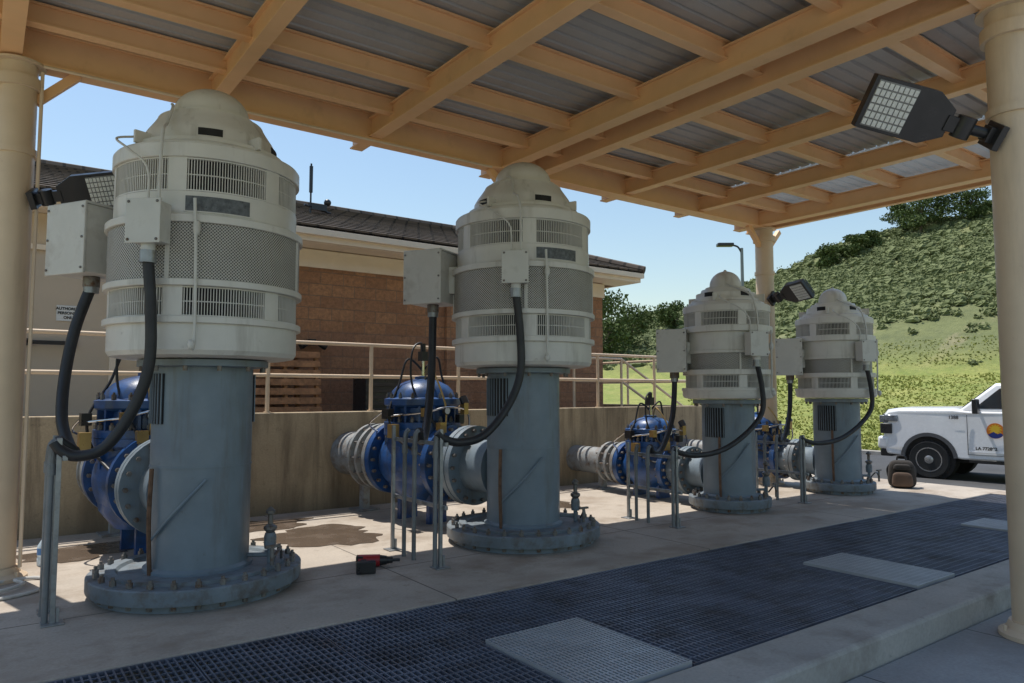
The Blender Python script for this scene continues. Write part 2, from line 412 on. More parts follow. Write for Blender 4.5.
for x,y in((.16,7.7),(5.75,7.72),(11.3,7.7)):
    for s in(-1,1):
        m=MB(); a=Vector((x+s*.14,y,4.12)); b=Vector((x+s*.46,y,4.45)); c=(a+b)/2
        R=(b-a).to_track_quat('Z','Y').to_matrix(); m.box(c,(.08,.08,(b-a).length),0,R); m.obj('knee_brace',beam,can,bevel=.004,smooth=False)
prof=[]; y=1.55
while y<8.15:
    prof+=[(y,4.775),(y+.115,4.775),(y+.125,4.80),(y+.15,4.80)]; y+=.16
n=len(prof)
def deck(xs,name,mat):
    m=MB()
    for j in range(len(xs)-1):
        dz=.003*(j%2); vs=[]
        for x in(xs[j],xs[j+1]+.03):
            for (yy,zz) in prof: vs.append((x,yy,zz+dz))
        m.add(vs,[(i,n+i,n+i+1,i+1) for i in range(n-1)])
    o=m.obj(name,mat,can,smooth=False)
    sd=o.modifiers.new('s','SOLIDIFY'); sd.thickness=.002; sd.offset=1
deck([-1.3,.9,3.1,5.3,7.5,9.5],'roof_deck',deckm); deck([9.54,11.5],'added_glow_panel',glowm)  # end deck section made translucent, added so the far bays glow with daylight
for pts,r in (([(.34,7.62,.0),(.34,7.62,4.38)],.016),([(.34,7.52,4.40),(5.2,7.52,4.40)],.014)):
    m=MB(); m.tube(pts,r,8,0,1); m.obj('electrical_conduit',railm,can)
# ------------------------------------------------------------------ pumps
def bolts(m,r,n,z0,z1,br,mi,T=None,a0=0):
    for i in range(n):
        a=2*math.pi*i/n+a0
        X=Matrix.Translation((r*math.cos(a),r*math.sin(a),0)); X=(T@X) if T is not None else X
        m.lathe([(br,z0),(br,z1)],6,mi,X)
        m.lathe([(br*.55,z1),(br*.55,z1+br*.9)],6,mi,X)
BIG=dict(R=.755,fl=.81,pr=.39,z0=1.87,ztop=3.50,bell=.54,bh=.40,cap=.305,caph=.29,
 bands=[(1.87,2.12,'solid',.975),(2.12,2.17,'ring',1.02),(2.17,2.40,'vent',.975),(2.40,2.45,'ring',1.025),(2.45,2.88,'mesh',1.0),(2.88,2.94,'ring',1.025),(2.94,3.13,'solid',.95),(3.13,3.39,'vent',.95),(3.39,3.50,'solid',.975)],
 box_z=2.86,box=(.44,.46,.56),boff=.98,tz=2.85,ta=228,dz=.75,dr=.30,fr=.46)
SML=dict(R=.60,fl=.55,pr=.355,z0=1.51,ztop=2.79,bell=.41,bh=.26,cap=.215,caph=.26,
 bands=[(1.51,1.62,'solid',1.02),(1.62,1.66,'ring',1.04),(1.66,1.84,'vent',.95),(1.84,1.91,'ring',1.01),(1.91,2.13,'mesh',.93),(2.13,2.17,'ring',.96),(2.17,2.42,'solid',.93),(2.42,2.50,'ring',1.03),(2.50,2.70,'vent',.97),(2.70,2.79,'solid',.99)],
 box_z=2.17,box=(.38,.40,.56),boff=.74,tz=2.24,ta=250,dz=.46,dr=.22,fr=.35)
def pump(x,y,P,rack,rot,label,k=1.0,RL=.95):
    e=empty('vertical_pump',(x,y,0),label,'pump','vertical turbine pumps in a row')
    R=P['R']*k
    m=MB(); F=P['fl']*k
    m.lathe([(F-.06,0.002),(F-.06,.05)],48,0)
    m.lathe([(F,.06),(F+.004,.07),(F+.004,.165),(F-.006,.175),(F-.13,.175),(F-.13,.2),(F-.2,.2),(F-.22,.178),(P['pr']+.0,.178)],64,0)
    bolts(m,F-.065,28 if P is BIG else 20,.02,.215,.024,1)
    m.obj('base_flange',[fl_m,boltm],e)
    m=MB(); pr=P['pr']*k; zt=P['z0']
    m.lathe([(pr+.03,.176),(pr+.03,.2),(pr,.22),(pr,zt-.07),(pr+.12,zt-.06),(pr+.12,zt-.01)],48,0)
    m.lathe([(pr+.006,1.0),(pr+.006,1.012)],48,0)
    bolts(m,pr+.09,12,zt-.1,zt-.06,.018,1)
    m.obj('pump_column',[greyp,boltm],e)
    for az in(185,5):
        m=MB(); a=rad(az); m.arc(pr-.01,pr+.012,a-.42,a+.42,zt-.52,zt-.12,8,0)
        for q in range(9): m.arc(pr+.010,pr+.02,a-.42+q*.1,a-.40+q*.1,zt-.52,zt-.12,1,1)
        m.obj('shaft_opening_screen',[dark,greyp],e)
    h=MB()
    for z0,z1,kd,f in P['bands']:
        r=R*f
        if kd in('solid','ring'):
            if z0==P['z0']: h.lathe([(r*.86,z0),(r*.97,z0+.015),(r,z0+.05),(r,z1)],64,0)
            else: h.lathe([(r-.07,z0),(r-.004,z0),(r,z0+.004),(r,z1-.004),(r-.004,z1),(r-.07,z1)],64,0)
        else: h.lathe([(r-.075,z0-.002),(r-.075,z1+.002)],48,1,caps=False)
        if kd=='vent':
            for i in range(6):
                c=rad(268+60*i); hw=rad(24.5)
                h.arc(r-.07,r,c+hw,c+rad(60)-hw,z0-.001,z1+.001,4,0)
    zt=P['ztop']; b=P['bell']*k; bh=P['bh']; c=P['cap']*k
    h.lathe([(R*.965,zt-.002),(R*.96,zt+.012),(R*.88,zt+.02),(R*.86,zt+.05),(b+.07,zt+.065),(b+.065,zt+.095),(b+.01,zt+.10),(b,zt+.12),(b*.99,zt+.19),(b*.93,zt+bh*.62),(b*.84,zt+bh*.80),(c+.12,zt+bh*.92),(c+.115,zt+bh*.96),(c+.06,zt+bh)],64,0)
    for i in range(4):
        a=rad(20+90*i); X=Matrix.Rotation(a,4,'Z')
        v=X@Vector((b+.06,0,zt+.11)); h.box(v,(.13,.025,.10),0,X.to_3x3())
    hb=h.obj('motor_housing',[cream,dark],e,ang=28)
    m=MB(); z=zt+bh
    cp=[(c+.06,z-.005),(c+.06,z+.022),(c+.005,z+.027),(c,z+.06)]
    for j in range(1,13):
        t=j/12*math.pi/2; cp.append((max(.012,c*math.cos(t)),z+.06+(P['caph']-.06)*math.sin(t)))
    m.lathe(cp,64,0); m.sphere((0,0,z+P['caph']),.025)
    m.obj('motor_cap',[cream],hb)
    for i in range(5):
        m=MB(); a=rad(40+72*i)
        m.arc(b*.94,b*1.0,a-.17,a+.17,zt+.13,zt+.19,4,0); m.obj('bell_vent',[dark],hb)
    for z0,z1,kd,f in P['bands']:
        r=R*f
        if kd=='vent':
            for i in range(6):
                c0=rad(268+60*i); hw=rad(24.5); m=MB()
                nb=int(2*hw*r/.021)
                for q in range(nb+1):
                    a=c0-hw+2*hw*(q+.5)/(nb+1); m.arc(r-.022,r-.008,a-.003/r,a+.003/r,z0+.012,z1-.012,1,0)
                for zz in(z0+.002,z1-.012): m.arc(r-.026,r-.003,c0-hw,c0+hw,zz,zz+.010,6,0)
                m.arc(r-.026,r-.012,c0-hw,c0+hw,(z0+z1)/2-.004,(z0+z1)/2+.004,6,0)
                m.obj('louver_vent',[cream],hb)
        if kd=='mesh':
            m=MB(); m.lathe([(r-.006,z0+.001),(r-.006,z1-.001)],64,0,caps=False)
            for i in range(4):
                a=rad(235+90*i); m.arc(r-.006,r+.006,a-.022,a+.022,z0+.001,z1-.001,2,1)
            m.obj('perforated_screen',[perf,cream],hb)
    m=MB(); a=rad(262); zz,fr_=(3.11,.95) if P is BIG else (2.40,.93)
    m.arc(R*fr_,R*fr_+.008,a-.34,a+.34,zz-.145,zz-.01,6,1)
    m.arc(R*fr_+.006,R*fr_+.010,a-.325,a+.325,zz-.135,zz-.02,6,0)
    m.obj('data_plate',[M('plate_dark',(.10,.10,.10),.35,.3,var=.4,scale=30),cream],hb)
    ta=rad(P['ta']); X=Matrix.Rotation(ta,4,'Z')
    m=MB(); tz=P['tz']
    m.box(X@Vector((R+.08,0,tz)),(.15,.24,.30),0,X.to_3x3()); m.box(X@Vector((R+.162,0,tz)),(.016,.27,.33),0,X.to_3x3())
    m.cyl(X@Vector((R+.09,0,tz-.25)),X@Vector((R+.09,0,tz-.15)),.05,12,0)
    for yy in(-.11,.11):
        for z_ in(-.14,.14): m.cyl(X@Vector((R+.168,yy,tz+z_)),X@Vector((R+.178,yy,tz+z_)),.012,6,1)
    m.obj('terminal_box',[boxm,boltm],hb,bevel=.004)
    m=MB(); q=P['ztop']
    m.tube([X@Vector((R+.06,.05,tz+.15)),X@Vector((R+.05,.05,q-.15)),X@Vector((R-.02,.02,q+.1)),X@Vector((b+.04,-.05,q+.2)),X@Vector((b*.85,-.08,q+bh*.95)),X@Vector((c+.05,-.15,q+bh+.05))],.012,8,0)
    m.tube([X@Vector((R+.03,-.05,tz+.15)),X@Vector((R+.04,-.06,q-.22)),X@Vector((R+.05,-.2,q-.08)),X@Vector((R-.08,-.4,q+.06)),X@Vector((b,-.35,q+.12))],.009,8,0)
    m.tube([X@Vector((R+.0,.30,tz+.2)),X@Vector((R-.02,.31,tz-.3)),X@Vector((R-.03,.31,P['z0']+.12)),X@Vector((R+.01,.31,P['z0']+.04))],.012,8,0)
    m.sphere(X@Vector((R-.02,.31,tz-.02)),(.03,.03,.06)); m.sphere(X@Vector((R+.01,.31,P['z0']+.08)),(.03,.03,.04))
    m.obj('sensor_conduit',[boxm],hb)
    # junction box, turned a little on its bracket
    ba=rad(144); X=Matrix.Rotation(ba,4,'Z'); bo=P['boff']*k; bz=P['box_z']; bd=P['box']
    cpos=X@Vector((bo,0,bz)); Y=Matrix.Translation(cpos)@Matrix.Rotation(ba-rad(24),4,'Z'); Y3=Y.to_3x3()
    m=MB(); m.box(Y@Vector((0,0,0)),bd,0,Y3)
    m.box(Y@Vector((0,bd[1]/2+.01,0)),(bd[0]+.03,.02,bd[2]+.03),0,Y3)
    m.box(Y@Vector((0,0,bd[2]/2+.012)),(bd[0]+.03,bd[1]+.03,.02),0,Y3)
    m.box(X@Vector((bo-bd[0]/2-.06,0,bz-.02)),(.24,.24,.3),0,X.to_3x3())
    for a_ in(-1,1):
        for b_ in(-1,0,1): m.cyl(Y@Vector((a_*(bd[0]/2-.01),bd[1]/2+.02,b_*(bd[2]/2-.03))),Y@Vector((a_*(bd[0]/2-.01),bd[1]/2+.032,b_*(bd[2]/2-.03))),.012,6,1)
    m.cyl(cpos-Vector((0,0,bd[2]/2+.09)),cpos-Vector((0,0,bd[2]/2)),.065,14,1)
    m.obj('junction_box',[boxm,boltm],e,bevel=.005)
    rx,ry,rh=rack[0]-x,rack[1]-y,rack[2]; hr=.040 if P is BIG else .034
    s0=X@Vector((bo,0,bz-bd[2]/2-.08)); e0=Vector((rx+.0,ry+min(.42,RL*.75),rh+.03))
    m=MB(); hh=s0.z-e0.z
    l=lambda t,z:Vector((s0.x+(e0.x-s0.x)*t,s0.y+(e0.y-s0.y)*t,z))
    sw=Vector((-.10,0,0)) if RL<.5 else Vector((0,0,0))
    m.tube([s0,l(.03,s0.z-hh*.3)+sw,l(.12,s0.z-hh*.62)+sw*1.4,l(.35,e0.z+hh*.10)+sw,l(.65,e0.z-.10)-sw*.3,l(.9,e0.z-.09)-sw*.9,e0],hr*1.1,12,0)
    m.cyl(s0-Vector((0,0,.06)),s0+Vector((0,0,.04)),hr*1.5,12,1)
    m.obj('conduit_hose',[black,galv],e)
    X=Matrix.Rotation(ta,4,'Z'); s1=X@Vector((R+.09,0,tz-.24)); e1=Vector((rx-.03,ry+.02,rh+.03)); hh=s1.z-e1.z
    l=lambda t,z:Vector((s1.x+(e1.x-s1.x)*t,s1.y+(e1.y-s1.y)*t,z))
    m=MB(); m.tube([s1,l(-.06,s1.z-hh*.3),l(-.06,s1.z-hh*.60),l(.12,e1.z+hh*.16),l(.42,e1.z-.04),l(.72,e1.z-.10),l(.92,e1.z-.06),e1],hr,12,0)
    m.cyl(s1-Vector((0,0,.06)),s1+Vector((0,0,.03)),hr*1.5,12,1)
    m.obj('conduit_hose',[black,galv],e)
    Rz=Matrix.Rotation(rot,4,'Z'); dz=P['dz']; dr=P['dr']; fr=P['fr']
    A=Rz@Matrix.Translation((0,0,dz))@Matrix.Rotation(rad(-90),4,'X')
    m=MB(); s=1.0 if P is BIG else .85
    m.lathe([(dr+.04,pr*.8),(dr+.02,pr*1.05),(dr,pr*1.25),(dr,.72*s)],36,0,A)
    m.lathe([(fr,.72*s),(fr,.79*s)],40,0,A); m.lathe([(fr,.805*s),(fr,.875*s)],40,0,A)
    bolts(m,fr-.05,18,.68*s,.91*s,.022,1,A)
    m.lathe([(dr*1.08,.87*s),(dr*1.08,1.12*s)],36,0,A)
    m.obj('discharge_pipe',[greyp,boltm],e)
    m=MB()
    ax=rad(330); p=Vector((math.cos(ax)*(pr+.18),math.sin(ax)*(pr+.18),0))
    m.cyl(p+Vector((0,0,.17)),p+Vector((0,0,.42)),.022,10,0); m.lathe([(.045,.30),(.05,.33),(.05,.40),(.04,.43)],14,0,Matrix.Translation(p))
    m.lathe([(.03,.43),(.055,.46),(.055,.48),(.022,.50),(.022,.58),(.04,.59),(.04,.61),(.01,.64)],14,1,Matrix.Translation(p))
    m.tube([p+Vector((0,0,.25)),p+Vector((-.1,.05,.25)),Vector((math.cos(ax)*pr,math.sin(ax)*pr,.25))],.018,8,0)
    p2=p+Vector((-.04,-.18,0)); m.cyl(p2+Vector((0,0,.17)),p2+Vector((0,0,.34)),.016,8,1); m.box(p2+Vector((0,0,.35)),(.12,.03,.02),1)
    m.tube([p2+Vector((0,0,.25)),p2+Vector((.1,.1,.3)),p2+Vector((.15,.22,.2))],.012,8,1)
    m.obj('air_valve',[fl_m,boltm],e)
    m=MB(); a1=rad(200); a2=rad(262)
    m.tube([(math.cos(a1)*(pr+.03),math.sin(a1)*(pr+.03),.45),(math.cos(rad(232))*(pr+.035),math.sin(rad(232))*(pr+.035),.68),(math.cos(a2)*(pr+.03),math.sin(a2)*(pr+.03),.92)],.012,8,0)
    m.tube([(math.cos(a1)*(pr+.03),math.sin(a1)*(pr+.03),.18),(math.cos(a1)*(pr+.05),math.sin(a1)*(pr+.05),.6),(math.cos(a1)*(pr+.04),math.sin(a1)*(pr+.04),1.0)],.018,8,1)
    m.obj('drain_tube',[greyp,M('rusty_pipe',(.16,.09,.055),.8,.2,var=.4,scale=15)],e)
    return e
brass=M('brass',(.45,.3,.12),.35,.8)
def valve(x,y,P,rot,label):
    e=empty('control_valve',(x,y,0),label,'valve','control valves on the discharge pipes',rot=(0,0,rot))
    s=1.0 if P is BIG else .85; dz=P['dz']; dr=P['dr']; fr=P['fr']
    y0=1.13*s; y1=2.30*s; yc=(y0+y1)/2
    A=Matrix.Translation((0,0,dz))@Matrix.Rotation(rad(-90),4,'X')
    m=MB()
    m.lathe([(fr,y0),(fr,y0+.085)],40,0,A); m.lathe([(fr,y1-.085),(fr,y1)],40,0,A)
    m.lathe([(dr,y0+.06),(dr*1.2,y0+.17),(dr*1.5,yc-.16),(dr*1.58,yc),(dr*1.5,yc+.16),(dr*1.2,y1-.17),(dr,y1-.06)],40,0,A)
    T=Matrix.Translation((0,yc,0)); br=.48*s if P is BIG else .39
    m.lathe([(dr*.9,dz-dr*1.6),(dr*1.35,dz-dr),(dr*1.45,dz),(br*.88,dz+dr*1.0),(br,dz+dr*1.1),(br,dz+dr*1.1+.075)],40,0,T)
    bolts(m,fr-.05,18,y0-.05,y0+.13,.022,1,A); bolts(m,fr-.05,18,y1-.13,y1+.03,.022,1,A)
    for i in range(6):
        a=2*math.pi*i/6+.3; m.box(T@Vector((math.cos(a)*dr*1.3,math.sin(a)*dr*1.3,dz+dr*.75)),(.16*s,.03,.22*s),0,Matrix.Rotation(a,3,'Z'))
    for dy in(-.28*s,.28*s): m.box((0,yc+dy,(dz-dr)/2+.02),(.28*s,.06,dz-dr+.04),0)
    m.obj('valve_body',[blue,boltm],e)
    zb=dz+dr*1.1+.08; m=MB(); hh=.50 if P is BIG else .36
    m.lathe([(br,zb),(br,zb+.075),(br*.80,zb+.09),(br*.78,zb+hh*.50),(br*.95,zb+hh*.54),(br,zb+hh*.58),(br,zb+hh*.72),(br*.86,zb+hh*.76),(br*.80,zb+hh*.92),(br*.66,zb+hh*1.06),(br*.45,zb+hh*1.16),(br*.30,zb+hh*1.2),(.10,zb+hh*1.22),(.10,zb+hh*1.28),(.04,zb+hh*1.30)],40,0,T)
    for i in range(16):
        a=2*math.pi*i/16; m.box(T@Vector((math.cos(a)*br*.84,math.sin(a)*br*.84,zb+hh*.33)),(.10*s,.028,hh*.46),0,Matrix.Rotation(a,3,'Z'))
    bolts(m,br*.93,16,zb+.07,zb+.125,.025,1,T,a0=.2); bolts(m,br*.93,16,zb-.12,zb-.07,.022,1,T,a0=.2); bolts(m,br*.91,16,zb+hh*.71,zb+hh*.84,.022,1,T,a0=.2)
    m.obj('bonnet',[blue,boltm],e)
    m=MB(); zz=zb+hh*1.28
    m.cyl((0,yc,zz),(0,yc,zz+.22*s),.022,10,0); m.box((0,yc,zz+.26*s),(.09,.09,.12),1); m.cyl((0,yc,zz+.3*s),(0,yc,zz+.42*s),.035,10,1)
    m.tube([(.03,yc,zz+.05),(-.2*s,yc+.05,zz+.22*s),(-.34*s,yc+.05,zz-.1),(-br-.05,yc,zb+.2),(-br-.02,yc-.1,zb-.1),(-dr-.1,y0+.1,dz+.1)],.014,8,2)
    m.tube([(.03,yc,zz+.1),(.2*s,yc-.05,zz+.25*s),(.30*s,yc-.05,zz-.05),(br+.04,yc-.1,zb+.15),(br+.02,yc-.15,zb-.1)],.014,8,2)
    m.tube([(0,yc,zz+.3*s),(-.12*s,yc-.1,zz+.42*s),(-.3*s,yc-.15,zz+.3*s),(-.32*s,yc-.2,zz-.15),(-.2,yc-br-.05,zb)],.013,8,2)
    m.tube([(-.05,yc-.1,zz-.05),(-.12,yc-.28*s,zz+.12),(-.1,yc-br-.06,zb+.3),(-.1,yc-br-.06,zb-.05),(0,y0+.1,dz+dr)],.012,8,3)
    m.tube([(.2,y0+.04,dz+fr*.7),(.28,y0+.02,zb+.05),(.2,yc-br-.1,zb+.22),(-.1,yc-br-.1,zb+.26),(-.3,yc-br*.8,zb+.2),(-br-.1,yc,zb+.15)],.012,8,0)
    m.tube([(-br-.08,yc+.1,zb+.2),(-br-.12,yc+.3,zb+.05),(-.25,y1,dz+fr*.75)],.012,8,0)
    for p,q,mi in(((-br-.07,yc,zb+.18),(.09,.12,.12),1),((br+.06,yc-.1,zb+.1),(.08,.1,.14),1),((-.18,yc-br-.08,zb+.02),(.1,.08,.12),3),((.14,yc-br-.06,zb+.12),(.08,.08,.1),1),((-.3,yc-br*.85,zb+.2),(.08,.08,.1),3),((.2,yc-br-.08,zb+.24),(.07,.07,.14),3),((-br-.1,yc-.15,zb-.02),(.1,.1,.16),3)): m.box(p,q,mi)
    m.cyl((-.1,yc-br-.1,zb+.22),(-.1,yc-br-.06,zb+.22),.05,14,1); m.cyl((-.1,yc-br-.103,zb+.22),(-.1,yc-br-.101,zb+.22),.04,14,4); m.cyl((.2,yc-br-.1,zb+.30),(.2,yc-br-.05,zb+.38),.05,14,1)
    m.obj('pilot_tubing',[chrome,blackp,black,brass,signm],e)
    m=MB(); yw=3.19/math.cos(rot)
    m.lathe([(fr,y1+.012),(fr,y1+.075)],40,0,A); m.lathe([(dr,y1+.05),(dr,yw+.06)],36,0,A)
    q=y1+.22*s
    m.lathe([(fr*.94,q),(fr*.94,q+.05),(fr*.78,q+.055),(fr*.78,q+.16),(fr*.94,q+.165),(fr*.94,q+.215)],40,0,A)
    bolts(m,fr*.86,12,q-.05,q+.265,.016,1,A)
    bolts(m,fr-.05,18,y1+.075,y1+.10,.022,1,A)
    m.box((0,q+.40,(dz-dr)/2),(.10,.10,dz-dr),0); m.box((0,q+.40,.012),(.3,.3,.02),0)
    m.obj('wall_coupling',[palegrey,boltm],e)
def rack(x,y,h,L=.95):
    e=empty('conduit_rack',(x,y,0),'galvanised strut rack holding conduits beside a pump','conduit rack','conduit racks between the pumps')
    for yy in(0,L):
        m=MB(); m.box((0,yy,h/2+.03),(.032,.032,h+.06)); m.box((0,yy,.006),(.14,.14,.01)); m.box((.03,yy,.06),(.02,.04,.1)); m.obj('post',galv,e,bevel=.002)
    for zz in((h-.08,h*.45) if L>.6 else (h-.08,)):
        m=MB(); m.box((.034,L/2,zz),(.032,L+.1,.036)); m.obj('strut_rail',galv,e,bevel=.002)
    for yy in((.02,.42,.62) if L>.6 else (.02,.25)):
        m=MB(); m.tube([(-.0,yy,h+.03),(-.035,yy,h-.01),(-.045,yy,h-.15)],.024,10,0,4); m.cyl((-.045,yy,h-.15),(-.045,yy,.0),.021,12); m.cyl((-.045,yy,h-.2),(-.045,yy,h-.12),.029,10); m.obj('conduit',M('conduit_paint',(.2,.21,.22),.5,.3,dirt=(.12,.1,.08)),e)
specs=[(1.52,6.45,BIG,(.47,6.02,1.22),rad(4.5),'tall cream vertical motor on a blue-grey pump column beside the post',1.0,.36),
 (4.87,6.42,BIG,(3.46,5.82,1.20),rad(11),'tall cream vertical motor on a blue-grey pump column, hoses looping down',1.03,.95),
 (8.45,6.4,SML,(6.75,5.87,.90),0,'smaller cream vertical motor on a blue-grey pump column',1.0,.8),
 (11.3,6.43,SML,(9.72,6.05,.92),0,'smaller cream vertical motor on the last pump column',1.0,.8)]
for x,y,P,rk,ro,lb,k,RL in specs:
    pump(x,y,P,rk,ro,lb,k,RL); valve(x,y,P,ro,'blue cast control valve with bolted bonnet and pilot tubing'); rack(*rk,L=RL)
# ------------------------------------------------------------------ floodlights
def flood(label,P0,d,nrm,L,arm,sc=1.0,name='flood_light'):
    d=Vector(d).normalized(); n=Vector(nrm); n=(n-d*n.dot(d)).normalized(); y=n.cross(d)
    Rm=Matrix((d,y,n)).transposed().to_4x4()
    e=empty(name,P0,label,'flood light','floodlights on the canopy columns'); e.matrix_world=Matrix.Translation(Vector(P0))@Rm
    m=MB(); m.box((.02,0,0),(.05,.16*sc,.2*sc)); m.box((.06,0,0),(.06,.1*sc,.1*sc)); m.cyl((.05,0,0),(arm,0,0),.035*sc,14); m.cyl((arm-.02,-.07*sc,0),(arm-.02,.07*sc,0),.06*sc,16); m.box((arm+.05*sc,0,-.01),(.12*sc,.1*sc,.06*sc))
    m.obj('mounting_arm',blackp,e,bevel=.004)
    x0=arm+.08*sc; W=.34*sc; m=MB()
    vs=[(x0,-.09*sc,0),(x0+.14*sc,-W/2,0),(x0+L,-W/2,0),(x0+L,W/2,0),(x0+.14*sc,W/2,0),(x0,.09*sc,0)]; t=.07*sc
    V=[Vector(v)+Vector((0,0,.012)) for v in vs]+[Vector(v)-Vector((0,0,t)) for v in vs]
    m.add(V,[(0,1,2,3,4,5),(11,10,9,8,7,6)]+[(i,i+6,(i+1)%6+6,(i+1)%6) for i in range(6)])
    for i in range(7): m.box((x0+L*.35+i*.05*sc,0,-t-.012),(.008,W*.8,.03))
    m.obj('lamp_housing',blackp,e,bevel=.006)
    m=MB(); a=x0+L*.48; b=x0+L-.03; nx,ny=8,6
    for i in range(nx):
        for j in range(ny):
            cx=a+(b-a)*(i+.5)/nx; cy=-W/2+.03+(W-.06)*(j+.5)/ny
            m.box((cx,cy,.019),((b-a)/nx*.8,(W-.06)/ny*.8,.012))
    m.box(((a+b)/2,0,.0145),(b-a,W-.05,.004),1)
    m.obj('led_panel',[ledm,M('led_board',(.2,.2,.2),.4)],e,bevel=.002)
flood('black LED floodlight clamped to the canopy column',(CX-.15,CY+.08,3.54),(-.80,.55,.26),(-.30,-.76,-.60),.66,.28,1.15)
flood('LED floodlight on the tan column beside the first pump',(.30,7.55,3.30),(.80,-.35,.16),(-.15,-.9,-.45),.52,.14,.95)
flood('small LED floodlight on the far canopy column',(11.2,7.5,3.25),(-.1,-1,.1),(-.75,-.1,-.7),.5,.15,1.1)
# ------------------------------------------------------------------ building
b=empty('pump_house',(0,11.5,1.25),'tan block pump house with brown tiled hip roof','building')
def loc(mb,name,mat,**k):
    mb.v=[(v[0],v[1]-11.5,v[2]-1.25) for v in mb.v]; return mb.obj(name,mat,b,**k)
m=MB(); m.bb(2.2,10.9,11.5,18.5,1.25,3.98); m.bb(6.9,7.5,11.42,11.5,1.25,3.66)
o=m.obj('block_wall',blockm,b,smooth=False,loc=(0,-11.5,-1.25))
m=MB(); m.bb(-9.5,.35,11.3,18.4,1.25,3.97); m.bb(1.45,2.2,11.3,18.4,1.25,3.97); m.bb(.35,1.45,11.3,11.4,3.5,3.97); m.bb(.35,1.45,11.42,18.4,1.25,3.6)
loc(m,'stucco_wall',stucco,smooth=False)
m=MB(); m.bb(.37,1.43,11.33,11.415,1.25,3.48); m.bb(.30,.38,11.27,11.33,1.25,3.55,1); m.bb(1.42,1.5,11.27,11.33,1.25,3.55,1); m.bb(.38,1.42,11.27,11.33,3.48,3.55,1)
dd=loc(m,'door',[doorm,fascia],bevel=.004,smooth=False)
m=MB(); m.bb(.45,1.0,-.27,-.22,.98,1.03); m.bb(.45,.52,-.27,-.17,.96,1.05); m.bb(.93,1.0,-.27,-.17,.96,1.05)
m.obj('handle',blackp,dd,bevel=.004)
m=MB(); m.bb(2.2,10.93,11.455,11.5,3.66,3.96); m.bb(-9.6,11.5,10.92,11.02,3.98,4.18); m.bb(11.4,11.5,11.02,19.1,3.98,4.18); m.bb(-9.6,11.4,11.02,11.6,3.975,4.0)
m.bb(-9.62,11.53,10.84,10.92,4.07,4.17)
loc(m,'fascia_board',fascia,bevel=.006,smooth=False)
m=MB(); m.tube([(2.32,10.98,4.0),(2.32,11.38,3.8),(2.32,11.42,3.6),(2.32,11.42,1.3)],.04,8,0,3); loc(m,'downpipe',fascia)
m=MB()
E=[(-9.7,10.9,4.2),(11.6,10.9,4.2),(11.6,19.1,4.2),(-9.7,19.1,4.2)]; Rg=[(-6,15,5.6),(9.2,15,5.6)]
m.add(E+Rg,[(0,1,5,4),(1,2,5),(2,3,4,5),(3,0,4),(3,2,1,0)])
for k in range(15):
    t0=k/15; z=4.2+1.4*t0; yy=10.9+4.1*t0; xr=11.6-2.4*t0
    R=Matrix.Rotation(math.atan2(1.4,4.1)-.07,3,'X')
    m.box(((xr-9.7)/2,yy+.13,z+.07),(xr+9.7,.29,.035),0,R)
loc(m,'roof',tile,smooth=False)
m=MB()
m.cyl((-6,15,5.62),(9.2,15,5.62),.09,8); m.cyl((9.2,15,5.62),(11.6,10.9,4.26),.09,8)
loc(m,'ridge_tiles',tile)
s_=empty('door_sign',(.93,11.32,2.66),'small white notice sign on the door','sign')
m=MB(); m.box((0,0,0),(.30,.008,.21)); m.obj('sign_plate',signm,s_)
for i,tx in enumerate(('AUTHORIZED','PERSONNEL','ONLY')):
    text(tx,.05,letter,s_,Matrix.Translation((0,-.0055,.06-.06*i))@Matrix.Rotation(rad(90),4,'X'),bold=.002)
ms=empty('roof_antenna',(4.86,13.0,4.9),'dark antenna mast on the tiled roof','antenna')
m=MB(); m.cyl((0,0,0),(0,0,1.0),.018,8); m.cyl((0,0,.45),(0,0,.95),.035,10); m.obj('mast',blackp,ms)
m=MB(); m.box((.15,0,.18),(.3,.12,.12)); m.cyl((-.12,0,.2),(.4,0,.1),.02,8); m.sphere((.33,0,.3),.07); m.obj('bracket_camera',blackp,ms)
wl=empty('wall_lamp',(4.35,11.45,2.42),'small black twin lamp on the block wall','wall lamp')
m=MB(); m.box((0,0,0),(.1,.1,.1)); m.obj('lamp_base',blackp,wl)
for sx in(-1,1):
    m=MB(); m.lathe([(.03,0),(.07,.14),(.07,.18)],12,0,Matrix.Translation((.05*sx,-.06,0))@Matrix.Rotation(rad(110*sx),4,'Y')); m.obj('lamp_head',blackp,wl)
for i,(px,py) in enumerate(((3.55,11.22),(3.78,10.98))):
    e=empty('wooden_pallet',(px,py,1.25),'weathered red-brown wooden pallet leaning on the wall','pallet','pallets behind the railing',rot=(rad(-8),0,0))
    m=MB()
    for k in range(7): m.box((0,-.06,.07+k*.145),(1.1,.02,.10))
    m.obj('deck_boards',wood,e,bevel=.003,smooth=False)
    m=MB()
    for xx in(-.5,0,.5): m.box((xx,0,.5),(.05,.09,1.0))
    m.obj('stringers',wood,e,bevel=.003,smooth=False)
cr=empty('equipment_crate',(5.2,10.8,1.25),'dark slatted equipment crate behind the railing','crate')
m=MB(); m.bb(-.3,.3,-.25,.25,0,.62); m.obj('crate_body',blackp,cr,bevel=.01)
m=MB()
for i in range(6): m.bb(-.31,.31,-.275,-.25,.05+i*.1,.1+i*.1)
m.obj('slats',M('dark_slat',(.05,.045,.04),.6),cr,bevel=.003)
